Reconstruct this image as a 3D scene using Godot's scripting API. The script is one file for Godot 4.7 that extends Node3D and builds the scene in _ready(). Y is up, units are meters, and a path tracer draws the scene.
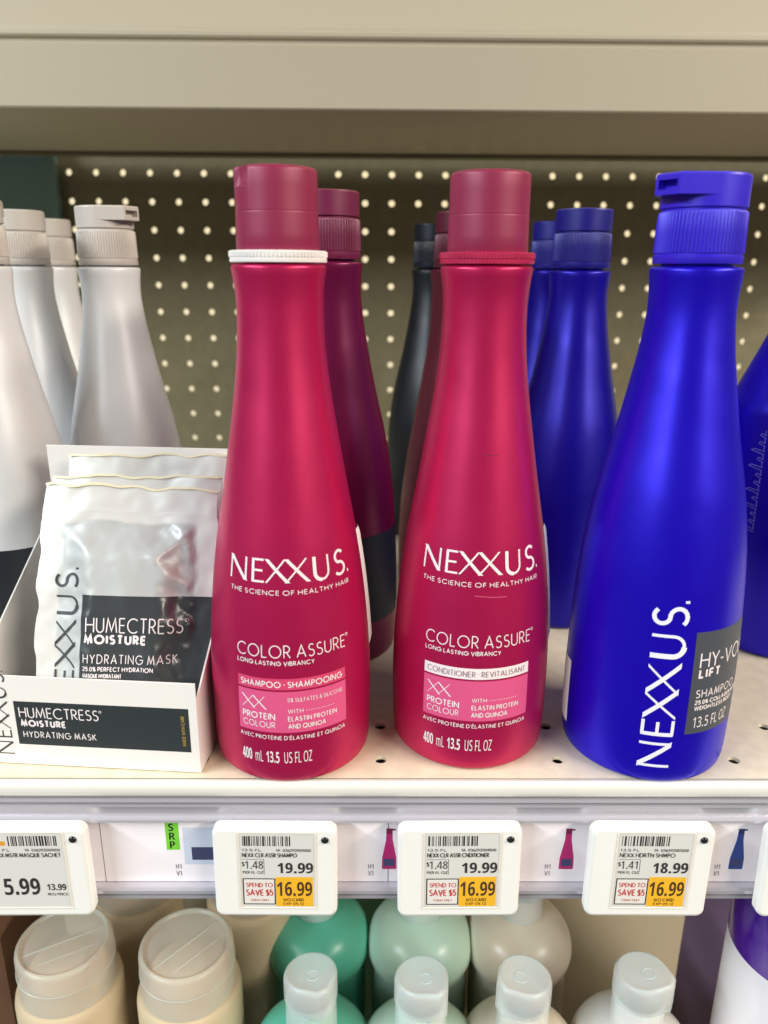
extends Node3D

# ------------------------------------------------------------------ helpers
const MM := 0.001
var used := {}
var mats := {}
var meshes := {}
var rng := RandomNumberGenerator.new()

# radius against height in millimetres
const SLIM := [[0.0, 30.2], [0.8, 32.0], [2.5, 33.2], [6, 33.8], [14, 34.1], [30, 34.35], [45, 34.1], [58, 33.4], [72, 32.2], [85, 30.7], [98, 28.8], [110, 26.7], [120, 24.9], [130, 23.2], [142, 21.2], [154, 19.3], [164, 18.0], [172, 17.15], [180, 16.6], [187, 16.4], [193, 16.5], [198, 17.0], [201, 17.45], [203, 17.75]]
const FULL := [[0.0, 30.8], [0.8, 32.6], [2.5, 33.9], [6, 34.6], [14, 34.95], [30, 35.1], [45, 34.95], [58, 34.6], [72, 34.0], [85, 33.2], [98, 31.9], [110, 30.2], [120, 28.4], [130, 26.2], [142, 23.5], [154, 21.1], [164, 19.3], [172, 17.9], [180, 16.8], [187, 16.1], [193, 16.0], [198, 16.3], [201, 16.6], [203, 16.8]]

func numbered(called: String) -> String:
	used[called] = used.get(called, -1) + 1
	return called if used[called] == 0 else "%s_%03d" % [called, used[called]]

func thing(called: String, label: String, category: String, at := Vector3.ZERO, turn := 0.0, group := "") -> Node3D:
	var o := Node3D.new()
	o.name = numbered(called)
	add_child(o)
	o.position = at
	o.rotation.y = turn
	o.set_meta("label", label)
	o.set_meta("category", category)
	if group != "":
		o.set_meta("group", group)
	return o

func put(called: String, mesh: Mesh, m: Material, parent: Node3D) -> MeshInstance3D:
	var o := MeshInstance3D.new()
	o.name = called
	o.mesh = mesh
	o.material_override = m
	parent.add_child(o, true)
	return o

func part(called: String, st: SurfaceTool, m: Material, parent: Node3D, smooth := false) -> MeshInstance3D:
	st.generate_normals()
	return put(called, st.commit(), m, parent)

func begin(flat := true) -> SurfaceTool:
	var st := SurfaceTool.new()
	st.begin(Mesh.PRIMITIVE_TRIANGLES)
	st.set_smooth_group(-1 if flat else 0)
	return st

func mat(key: String, c: Color, rough := 0.5, metal := 0.0, extra := {}) -> StandardMaterial3D:
	if mats.has(key):
		return mats[key]
	var m := StandardMaterial3D.new()
	m.resource_name = key
	m.albedo_color = c
	m.roughness = rough
	m.metallic = metal
	for k in extra:
		m.set(k, extra[k])
	mats[key] = m
	return m

func c8(r: float, g: float, b: float) -> Color:
	return Color(r / 255.0, g / 255.0, b / 255.0)

func noise_tex(freq: float, lo: float, hi: float, size := 256, seed_ := 1, octaves := 4, as_normal := false) -> NoiseTexture2D:
	var n := FastNoiseLite.new()
	n.seed = seed_
	n.frequency = freq
	n.fractal_octaves = octaves
	var t := NoiseTexture2D.new()
	t.width = size
	t.height = size
	t.seamless = true
	t.noise = n
	t.as_normal_map = as_normal
	if not as_normal:
		var g := Gradient.new()
		g.set_color(0, Color(lo, lo, lo))
		g.set_color(1, Color(hi, hi, hi))
		t.color_ramp = g
	return t

func tri(st: SurfaceTool, a: Vector3, b: Vector3, c: Vector3) -> void:
	st.add_vertex(a * MM); st.add_vertex(b * MM); st.add_vertex(c * MM)

func quad(st: SurfaceTool, a: Vector3, b: Vector3, c: Vector3, d: Vector3) -> void:
	tri(st, a, b, c); tri(st, a, c, d)

# box in mm with chamfered edges
func box(st: SurfaceTool, lo: Vector3, hi: Vector3, b := 0.0) -> void:
	if b <= 0.0:
		b = 0.0001
	var c := (lo + hi) / 2.0
	var r: Array[PackedVector3Array] = []
	for k in [[b, lo.y, b], [0.0, lo.y + b, 0.0], [0.0, hi.y - b, 0.0], [b, hi.y, b]]:
		var i: float = k[0]
		var y: float = k[1]
		r.append(PackedVector3Array([Vector3(lo.x + i, y, hi.z - i), Vector3(hi.x - i, y, hi.z - i), Vector3(hi.x - i, y, lo.z + i), Vector3(lo.x + i, y, lo.z + i)]))
	loft(st, r)

# closed rings joined one after the other (counter-clockwise seen from the end they run towards)
func loft(st: SurfaceTool, rings: Array[PackedVector3Array], caps := true) -> void:
	for k in rings.size() - 1:
		var a := rings[k]
		var b := rings[k + 1]
		for i in a.size():
			var j := (i + 1) % a.size()
			quad(st, a[i], b[i], b[j], a[j])
	if caps:
		for e in [0, rings.size() - 1]:
			var ring := rings[e]
			var mid := Vector3.ZERO
			for p in ring:
				mid += p
			mid /= ring.size()
			for i in ring.size():
				var j := (i + 1) % ring.size()
				if e == 0:
					tri(st, mid, ring[i], ring[j])
				else:
					tri(st, mid, ring[j], ring[i])

# flat outline (x, y in mm) given thickness along z; any simple outline
func slab(st: SurfaceTool, outline: PackedVector2Array, z0: float, z1: float) -> void:
	if Geometry2D.is_polygon_clockwise(outline):
		outline.reverse()
	var t := Geometry2D.triangulate_polygon(outline)
	for k in range(0, t.size(), 3):
		var a := outline[t[k]]
		var b := outline[t[k + 1]]
		var c := outline[t[k + 2]]
		tri(st, Vector3(a.x, a.y, z1), Vector3(c.x, c.y, z1), Vector3(b.x, b.y, z1))
		tri(st, Vector3(a.x, a.y, z0), Vector3(b.x, b.y, z0), Vector3(c.x, c.y, z0))
	for i in outline.size():
		var a := outline[i]
		var b := outline[(i + 1) % outline.size()]
		quad(st, Vector3(a.x, a.y, z0), Vector3(a.x, a.y, z1), Vector3(b.x, b.y, z1), Vector3(b.x, b.y, z0))

func round_rect(w: float, h: float, r: float, inset := 0.0, n := 5) -> PackedVector2Array:
	var p := PackedVector2Array()
	var rr: float = maxf(r - inset, 0.05)
	var x: float = w / 2.0 - inset - rr
	var y: float = h / 2.0 - inset - rr
	for k in 4:
		var c := Vector2(x if k in [0, 3] else -x, y if k in [0, 1] else -y)
		for i in n + 1:
			var a := PI / 2 * (k + float(i) / n)
			p.append(c + Vector2(cos(a), sin(a)) * rr)
	return p

# bevelled plate standing in the x-y plane, its face towards +z
func plate(st: SurfaceTool, w: float, h: float, r: float, z0: float, z1: float, b: float, cx := 0.0, cy := 0.0) -> void:
	var rings: Array[PackedVector3Array] = []
	for k in [[b * 0.6, z0], [0.0, z0 + b * 0.6], [0.0, z1 - b], [b * 0.3, z1 - b * 0.3], [b, z1]]:
		var ring := PackedVector3Array()
		for p in round_rect(w, h, r, k[0]):
			ring.append(Vector3(p.x + cx, p.y + cy, k[1]))
		rings.append(ring)
	loft(st, rings)

# surface of revolution with its own normals; edges sharper than 38 degrees stay sharp
func lathe(prof: Array, seg := 72, wave := 0.0, waves := 0, wave_lo := 0.0, wave_hi := 0.0) -> ArrayMesh:
	var st := SurfaceTool.new()
	st.begin(Mesh.PRIMITIVE_TRIANGLES)
	var n := prof.size()
	var ns: Array[Vector2] = []
	for i in n - 1:
		var d: Vector2 = prof[i + 1] - prof[i]
		ns.append(Vector2(d.y, -d.x).normalized())
	for i in n - 1:
		var n0: Vector2 = ns[i]
		var n1: Vector2 = ns[i]
		if i > 0 and ns[i - 1].dot(ns[i]) > 0.78:
			n0 = (ns[i - 1] + ns[i]).normalized()
		if i < n - 2 and ns[i + 1].dot(ns[i]) > 0.78:
			n1 = (ns[i + 1] + ns[i]).normalized()
		var p0: Vector2 = prof[i]
		var p1: Vector2 = prof[i + 1]
		var mod0: bool = wave > 0.0 and p0.y >= wave_lo and p0.y <= wave_hi
		var mod1: bool = wave > 0.0 and p1.y >= wave_lo and p1.y <= wave_hi
		for k in seg:
			var a := TAU * k / seg
			var b := TAU * (k + 1) / seg
			var q: Array = []
			for e in [[p0, a, n0, mod0], [p1, a, n1, mod1], [p1, b, n1, mod1], [p0, b, n0, mod0]]:
				var pt: Vector2 = e[0]
				var an: float = e[1]
				var r: float = pt.x
				var nn := Vector3(sin(an) * e[2].x, e[2].y, cos(an) * e[2].x)
				if e[3]:
					r += wave * cos(an * waves)
					var slope: float = wave * waves * sin(an * waves) / pt.x
					nn = (nn + Vector3(cos(an), 0, -sin(an)) * slope).normalized()
				q.append([Vector3(sin(an) * r, pt.y, cos(an) * r) * MM, nn])
			for t in [[0, 1, 2], [0, 2, 3]]:
				if (t[1] == 1 and p1.x < 0.001) or (t[1] == 2 and p0.x < 0.001):
					continue
				for j in t:
					st.set_normal(q[j][1])
					st.add_vertex(q[j][0])
	return st.commit()

# smooth curve through a table of [height, radius]
func radius_at(table: Array, h: float) -> float:
	var n := table.size()
	if h <= table[0][0]:
		return table[0][1]
	for i in n - 1:
		if h <= table[i + 1][0]:
			var a: float = table[maxi(i - 1, 0)][1]
			var b: float = table[i][1]
			var c: float = table[i + 1][1]
			var d: float = table[mini(i + 2, n - 1)][1]
			var ta: float = table[maxi(i - 1, 0)][0]
			var tb: float = table[i][0]
			var tc: float = table[i + 1][0]
			var td: float = table[mini(i + 2, n - 1)][0]
			return curve_between(b, c, a, d, (h - tb), tc - tb, (ta - tb) if i > 0 else -1.0, (td - tb) if i < n - 2 else (tc - tb) + 1.0)
	return table[n - 1][1]

func curve_between(b: float, c: float, a: float, d: float, t: float, tc: float, ta: float, td: float) -> float:
	var m0: float = (c - a) / (tc - ta)
	var m1: float = (d - b) / td
	var s: float = t / tc
	return (2 * s * s * s - 3 * s * s + 1) * b + (s * s * s - 2 * s * s + s) * tc * m0 + (-2 * s * s * s + 3 * s * s) * c + (s * s * s - s * s) * tc * m1

# ------------------------------------------------------------------ lettering: strokes laid on any surface
const GLYPH := {
	"A": [0.74, "0,0 .37,1 .74,0|.13,.32 .61,.32"], "B": [0.5, "0,0 0,1 .22,1 @.22,.76,.24,.24,90,-90 0,.52|.22,.52 @.24,.26,.27,.26,90,-90 0,0"],
	"C": [0.84, "@.5,.5,.5,.5,47,313"], "D": [0.7, "0,0 0,1 .2,1 @.2,.5,.5,.5,90,-90 0,0"], "E": [0.46, "0,0 0,1|0,1 .46,1|0,.52 .42,.52|0,0 .46,0"],
	"F": [0.44, "0,0 0,1|0,1 .44,1|0,.52 .4,.52"], "G": [0.98, "@.5,.5,.5,.5,45,360 .55,.5"], "H": [0.66, "0,0 0,1|.66,0 .66,1|0,.52 .66,.52"],
	"I": [0.0, "0,0 0,1"], "J": [0.34, ".34,1 .34,.22 @.17,.2,.17,.2,0,-160"], "K": [0.56, "0,0 0,1|.52,1 .02,.5|.14,.58 .56,0"], "L": [0.42, "0,1 0,0 .42,0"],
	"M": [0.88, "0,0 .13,1 .44,.12 .75,1 .88,0"], "N": [0.7, "0,0 0,1 .7,0 .7,1"], "O": [1.0, "@.5,.5,.5,.5,0,360"], "P": [0.48, "0,0 0,1 .2,1 @.2,.73,.28,.27,90,-90 0,.46"],
	"Q": [1.0, "@.5,.5,.5,.5,0,360|.6,.3 .95,-.04"], "R": [0.52, "0,0 0,1 .2,1 @.2,.73,.28,.27,90,-90 0,.46|.2,.46 .52,0"],
	"S": [0.48, "@.25,.755,.22,.235,40,255 @.24,.26,.25,.26,75,-145"], "T": [0.54, "0,1 .54,1|.27,1 .27,0"], "U": [0.6, "0,1 0,.3 @.3,.3,.3,.3,180,360 .6,1"],
	"V": [0.7, "0,1 .35,0 .7,1"], "W": [1.06, "0,1 .27,0 .53,.9 .79,0 1.06,1"], "X": [0.64, "0,0 .64,1|0,1 .64,0"], "Y": [0.6, "0,1 .3,.48 .6,1|.3,.48 .3,0"], "Z": [0.56, "0,1 .56,1 0,0 .56,0"],
	"0": [0.54, "@.27,.5,.27,.5,0,360"], "1": [0.22, "0,.78 .2,1 .2,0"], "2": [0.5, "@.25,.74,.25,.26,170,-35 0,0 .5,0"], "3": [0.5, "@.24,.75,.23,.25,150,-90 @.24,.25,.26,.25,90,-150"],
	"4": [0.56, ".42,0 .42,1 0,.26 .56,.26"], "5": [0.5, ".46,1 .1,1 .05,.58 @.24,.33,.26,.33,120,-140"], "6": [0.52, ".4,1 .05,.45|@.26,.3,.26,.3,0,360"], "8": [0.5, "@.25,.76,.22,.24,0,360|@.25,.26,.25,.26,0,360"],
	"9": [0.52, ".12,0 .47,.55|@.26,.7,.26,.3,0,360"], ".": [0.0, "-.03,.03 .03,.03"], "-": [0.26, "0,.42 .26,.42"], "'": [0.0, "0,1 0,.8"], "*": [0.0, "-.09,.5 .09,.5"], "%": [0.6, "@.14,.8,.14,.2,0,360|@.46,.2,.14,.2,0,360|.5,1 .1,0"],
	"É": [0.46, "0,0 0,1|0,1 .46,1|0,.52 .42,.52|0,0 .46,0|.16,1.14 .3,1.3"], "$": [0.46, "@.25,.755,.22,.235,40,255 @.24,.26,.25,.26,75,-145|.25,-.1 .25,1.1"],
	"&": [0.6, ".6,0 .14,.72 @.28,.8,.17,.2,200,-40 .1,.4 @.24,.22,.22,.22,130,330 .56,.5"], "(": [0.1, "@.3,.5,.3,.6,130,230"], ")": [0.1, "@-.2,.5,.3,.6,50,-50"], "°": [0.3, "@.15,.85,.15,.15,0,360"], "m": [0.8, "0,0 0,.62|0,.4 @.2,.42,.2,.22,180,0 .4,0|.4,.4 @.6,.42,.2,.22,180,0 .8,0"],
}

func glyph_lines(code: String) -> Array:
	var out := []
	for line in code.split("|"):
		var pts := PackedVector2Array()
		for tok in line.split(" "):
			if tok.begins_with("@"):
				var v := tok.substr(1).split_floats(",")
				var steps := maxi(4, int(absf(v[5] - v[4]) / 18.0))
				for i in steps + 1:
					var a := deg_to_rad(lerpf(v[4], v[5], float(i) / steps))
					pts.append(Vector2(v[0] + v[2] * cos(a), v[1] + v[3] * sin(a)))
			else:
				var v := tok.split_floats(",")
				pts.append(Vector2(v[0], v[1]))
		out.append(pts)
	return out

# one stroke of even width; level = cut its ends level (as thick and thin roman strokes are)
func stroke(st: SurfaceTool, pts: PackedVector2Array, w: float, map: Callable, off: float, level := false, step := 1.6) -> void:
	var fine := PackedVector2Array()
	for i in pts.size() - 1:
		var k := maxi(1, int(ceil(pts[i].distance_to(pts[i + 1]) / step)))
		for j in k:
			fine.append(pts[i].lerp(pts[i + 1], float(j) / k))
	fine.append(pts[pts.size() - 1])
	var n := fine.size()
	var closed := fine[0].distance_to(fine[n - 1]) < 0.001
	var la: Array[Vector3] = []
	var lb: Array[Vector3] = []
	for i in n:
		var d0: Vector2 = (fine[i] - fine[i - 1]).normalized() if i > 0 else (fine[n - 1] - fine[n - 2]).normalized() if closed else Vector2.ZERO
		var d1: Vector2 = (fine[i + 1] - fine[i]).normalized() if i < n - 1 else (fine[1] - fine[0]).normalized() if closed else Vector2.ZERO
		var d := (d0 + d1).normalized()
		var side := Vector2(-d.y, d.x)
		var wide := w / 2.0
		if level:
			side = Vector2(-1, 0) if d.y > 0 else Vector2(1, 0)
		elif d0 != Vector2.ZERO and d1 != Vector2.ZERO:
			wide /= clampf(side.dot(Vector2(-d1.y, d1.x)), 0.4, 1.0)
		var a := fine[i] + side * wide
		var b := fine[i] - side * wide
		la.append(map.call(a.x, a.y, off))
		lb.append(map.call(b.x, b.y, off))
	for i in n - 1:
		quad(st, la[i], la[i + 1], lb[i + 1], lb[i])

func text_width(s: String, track: float) -> float:
	var w := 0.0
	for ch in s:
		w += 0.34 if ch == " " else GLYPH.get(ch, GLYPH["O"])[0] + track
	return w - track

# a line of capitals, cap height h (mm), starting at x, base line y; fit > 0 stretches it to that width
func write(st: SurfaceTool, s: String, map: Callable, x: float, y: float, h: float, w: float, fit := 0.0, track := 0.24, off := 0.12) -> void:
	var sx: float = h if fit <= 0.0 else fit / text_width(s, track)
	var layer := 0
	for ch in s:
		if ch == " ":
			x += 0.34 * sx
			continue
		var g: Array = GLYPH.get(ch, GLYPH["O"])
		for line in glyph_lines(g[1]):
			var pts := PackedVector2Array()
			for p in line:
				pts.append(Vector2(x + p.x * sx, y + p.y * h))
			stroke(st, pts, w, map, off + 0.012 * (layer % 5), false, maxf(1.6, h * 0.6))
			layer += 1
		x += (g[0] + track) * sx

# the brand's thick-and-thin capitals with two joined X, h = cap height, fitted to a width
func write_brand(st: SurfaceTool, map: Callable, x: float, y: float, h: float, fit: float, k := 1.35, off := 0.12) -> void:
	var sx: float = fit / 5.15
	var thin := 0.075 * h * k
	var mid := 0.1 * h * k
	var thick := 0.15 * h * k
	var n := 0
	for e in [["0,0 0,1", thin], ["0,1 .74,0", thick], [".74,0 .74,1", thin], ["1.06,0 1.06,1", mid], ["2.35,1 1.6,0", thin], ["1.62,1 2.46,0", thick], ["3.2,1 2.36,0", thin], ["2.4,1 3.26,0", thick]]:
		var pts := PackedVector2Array()
		for p in glyph_lines(e[0])[0]:
			pts.append(Vector2(x + p.x * sx, y + p.y * h))
		stroke(st, pts, e[1], map, off + 0.012 * (n % 6), true)
		n += 1
	for e in [["1.06,.96 1.5,.96", thin], ["1.06,.51 1.46,.51", thin], ["1.06,.04 1.52,.04", thin], ["3.52,1 3.52,.33 @3.82,.33,.3,.34,180,270", thick * 0.85], ["3.82,-.01 @3.82,.33,.3,.34,270,360 4.12,1", thin], ["@4.71,.76,.22,.25,35,250 @4.68,.26,.26,.27,75,-140", mid], ["5.1,.03 5.17,.03", mid]]:
		for line in glyph_lines(e[0]):
			var pts := PackedVector2Array()
			for p in line:
				pts.append(Vector2(x + p.x * sx, y + p.y * h))
			stroke(st, pts, e[1], map, off + 0.012 * (n % 6))
			n += 1

# solid type (Droid Sans) laid on a surface
func type(st: SurfaceTool, s: String, map: Callable, x: float, y: float, h: float, sx := 1.0, bold := true, off := 0.12) -> void:
	var f := SystemFont.new()
	f.font_names = PackedStringArray(["Droid Sans"])
	f.font_weight = 700 if bold else 400
	var tm := TextMesh.new()
	tm.text = s
	tm.font = f
	tm.font_size = 64
	tm.pixel_size = 1.0 / (0.714 * 64)
	tm.depth = 0.0
	tm.curve_step = 3.0
	tm.horizontal_alignment = HORIZONTAL_ALIGNMENT_LEFT
	tm.vertical_alignment = VERTICAL_ALIGNMENT_BOTTOM
	var low := 1e9
	var left := 1e9
	var all: Array = []
	for k in tm.get_surface_count():
		var a := tm.surface_get_arrays(k)
		all.append(a)
		for v in a[Mesh.ARRAY_VERTEX]:
			low = minf(low, v.y)
			left = minf(left, v.x)
	for a in all:
		var vs: PackedVector3Array = a[Mesh.ARRAY_VERTEX]
		var ix: PackedInt32Array = a[Mesh.ARRAY_INDEX] if a[Mesh.ARRAY_INDEX] != null else PackedInt32Array(range(vs.size()))
		for k in range(0, ix.size(), 3):
			var p: Array[Vector3] = []
			for j in 3:
				var v := vs[ix[k + j]]
				p.append(map.call(x + (v.x - left) * h * sx, y + (v.y - low) * h, off))
			tri(st, p[0], p[1], p[2])

# a printed patch on a surface
func patch(st: SurfaceTool, map: Callable, x0: float, x1: float, y0: float, y1: float, off: float, step := 2.0) -> void:
	var nx := maxi(1, int(ceil((x1 - x0) / step)))
	var ny := maxi(1, int(ceil((y1 - y0) / step)))
	for i in nx:
		for j in ny:
			var a := lerpf(x0, x1, float(i) / nx)
			var b := lerpf(x0, x1, float(i + 1) / nx)
			var c := lerpf(y0, y1, float(j) / ny)
			var d := lerpf(y0, y1, float(j + 1) / ny)
			quad(st, map.call(a, c, off), map.call(a, d, off), map.call(b, d, off), map.call(b, c, off))

func frame_line(st: SurfaceTool, map: Callable, x0: float, x1: float, y0: float, y1: float, w: float, off: float) -> void:
	stroke(st, PackedVector2Array([Vector2(x0, y0), Vector2(x1, y0), Vector2(x1, y1), Vector2(x0, y1), Vector2(x0, y0)]), w, map, off, false, 50.0)

func on_bottle(table: Array, ref: float) -> Callable:
	return func(x: float, y: float, o: float) -> Vector3:
		var r := radius_at(table, y) + o
		return Vector3(sin(x / ref) * r, y, cos(x / ref) * r)

func on_flat(o: Vector3, u: Vector3, v: Vector3, n: Vector3) -> Callable:
	return func(x: float, y: float, off: float) -> Vector3: return o + u * x + v * y + n * off

func upward(map: Callable, ox: float, oy: float) -> Callable:   # a line that reads from the bottom to the top
	return func(x: float, y: float, off: float) -> Vector3: return map.call(ox - y, oy + x, off)

# ------------------------------------------------------------------ bottles
func body_mesh(key: String) -> ArrayMesh:
	if meshes.has(key):
		return meshes[key]
	var table: Array = SLIM if key == "slim" else FULL
	var prof: Array = [Vector2(0, 1.6), Vector2(26, 1.2), Vector2(28.5, 0.2)]
	var h := 0.0
	while h < 203.0:
		prof.append(Vector2(radius_at(table, h), h))
		h += 0.5 if h < 3.0 else 2.5
	var r: float = radius_at(table, 203.0)
	for e in [[0.0, 203.0], [-0.15, 203.6], [-0.6, 204.1], [-1.4, 204.4], [-4.0, 204.5], [-4.0, 206.0]]:
		prof.append(Vector2(r + e[0], e[1]))
	meshes[key] = lathe(prof, 96)
	return meshes[key]

func lid_outline() -> PackedVector2Array:
	var p := PackedVector2Array()
	for k in 72:
		var a := TAU * k / 72
		p.append(Vector2(sin(a), cos(a)) * 15.3)
	for q in [Vector2(-5.4, 20.4), Vector2(5.4, 20.4)]:
		p.append(q)
	p = Geometry2D.convex_hull(p)
	if p[0].is_equal_approx(p[p.size() - 1]):
		p.remove_at(p.size() - 1)
	return p

func ring_at(p: PackedVector2Array, y: float, shrink := 1.0) -> PackedVector3Array:
	var out := PackedVector3Array()
	for q in p:
		out.append(Vector3(q.x * shrink, y, q.y * shrink))
	return out

# a hinged lid with a thumb beak towards +z, over a ribbed skirt
func add_flip_cap(root: Node3D, m: Material, turn: float) -> void:
	if not meshes.has("flip_skirt"):
		meshes["flip_skirt"] = lathe([Vector2(13.5, 205.4), Vector2(15.6, 205.4), Vector2(15.9, 205.8), Vector2(15.9, 208.0), Vector2(15.5, 208.3), Vector2(15.5, 208.9), Vector2(15.75, 209.2), Vector2(15.6, 216), Vector2(15.4, 223.0), Vector2(15.1, 223.6), Vector2(14.4, 223.8), Vector2(14.4, 224.6)], 504, 0.28, 72, 209.1, 223.1)
		var st := begin()
		var o := lid_outline()
		var notch := PackedVector2Array([Vector2(-4.2, 25), Vector2(-4.2, 16.5), Vector2(4.2, 16.5), Vector2(4.2, 25)])
		var cut: PackedVector2Array = Geometry2D.clip_polygons(o, notch)[0]
		var rings: Array[PackedVector3Array] = []
		for e in [[228.6, 1.0], [230.4, 1.0]]:
			rings.append(ring_at(o, e[0], e[1]))
		loft(st, rings)
		var mid := begin()
		var mirrored := PackedVector2Array()
		for q in cut:
			mirrored.append(Vector2(q.x, -q.y))
		slab(mid, mirrored, 230.4, 233.6)
		mid.generate_normals()
		rings = []
		for e in [[233.6, 1.0], [235.0, 1.0], [235.6, 0.985], [235.9, 0.95]]:
			rings.append(ring_at(o, e[0], e[1]))
		loft(st, rings)
		st.generate_normals()
		var turned := SurfaceTool.new()
		turned.begin(Mesh.PRIMITIVE_TRIANGLES)
		turned.append_from(st.commit(), 0, Transform3D.IDENTITY)
		turned.append_from(mid.commit(), 0, Transform3D(Basis(Vector3(1, 0, 0), Vector3(0, 0, -1), Vector3(0, 1, 0)), Vector3.ZERO))
		turned.append_from(lathe([Vector2(13.0, 224.5), Vector2(15.0, 224.5), Vector2(15.28, 224.8), Vector2(15.28, 228.8)], 72), 0, Transform3D.IDENTITY)
		meshes["flip_lid"] = turned.commit()
	put("cap", meshes["flip_skirt"], m, root)
	var lid := put("cap_lid", meshes["flip_lid"], m, root)
	lid.rotation.y = turn

# a tall smooth cap with a small finger recess in its rim, on a knurled ring
func add_smooth_cap(root: Node3D, m: Material, ring: Material, turn: float) -> void:
	if not meshes.has("knurled_ring"):
		meshes["knurled_ring"] = lathe([Vector2(14, 204.7), Vector2(17.6, 204.7), Vector2(18.0, 205.0), Vector2(18.05, 206.1), Vector2(17.75, 206.3), Vector2(17.75, 206.6), Vector2(18.05, 206.8), Vector2(18.05, 208.6), Vector2(17.6, 209.0), Vector2(14.6, 209.0)], 480, 0.24, 80, 206.5, 208.9)
		var rings: Array[PackedVector3Array] = []
		for e in [[208.9, 15.3], [209.0, 15.35], [215.0, 15.2], [221.7, 15.08], [221.95, 15.07], [222.0, 15.03], [222.2, 15.03], [222.25, 15.06], [222.5, 15.05], [229.9, 15.0], [230.3, 15.0], [230.5, 15.0], [235.6, 14.95], [236.1, 14.85], [236.6, 14.6], [236.95, 14.2], [237.1, 13.6], [237.2, 12.5]]:
			var loop := PackedVector3Array()
			for k in 180:
				var an := TAU * k / 180
				var off: float = absf(rad_to_deg(wrapf(an, -PI, PI)))
				var r: float = e[1]
				if off < 17.0 and e[0] > 230.4:
					r = minf(r, 13.3)
				elif off < 21.0 and e[0] > 229.8:
					r += 0.18
				loop.append(Vector3(sin(an) * r, e[0], cos(an) * r))
			rings.append(loop)
		var cs := begin(false)
		loft(cs, rings)
		cs.generate_normals()
		meshes["smooth_cap"] = cs.commit()
	put("neck_ring", meshes["knurled_ring"], ring, root)
	var cap := put("cap", meshes["smooth_cap"], m, root)
	cap.rotation.y = turn

func bottle(called: String, label: String, category: String, group: String, x: float, z: float, turn: float, shape: String, bm: Material, cm: Material, smooth_cap: Material, cap_turn: float) -> Node3D:
	var b := thing(called, label, category, Vector3(x, 0.2, z) * MM, deg_to_rad(turn), group)
	b.scale = Vector3.ONE * (0.984 if z < -130.0 else 1.0 if z < -100.0 else 0.991)
	put("body", body_mesh(shape), bm, b)
	if smooth_cap:
		add_smooth_cap(b, cm, smooth_cap, deg_to_rad(cap_turn - turn))
	else:
		add_flip_cap(b, cm, deg_to_rad(cap_turn - turn))
	return b

func ink(called: String, parent: Node3D, m: Material, draw: Callable) -> void:
	var st := begin()
	draw.call(st)
	part(called, st, m, parent)

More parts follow.
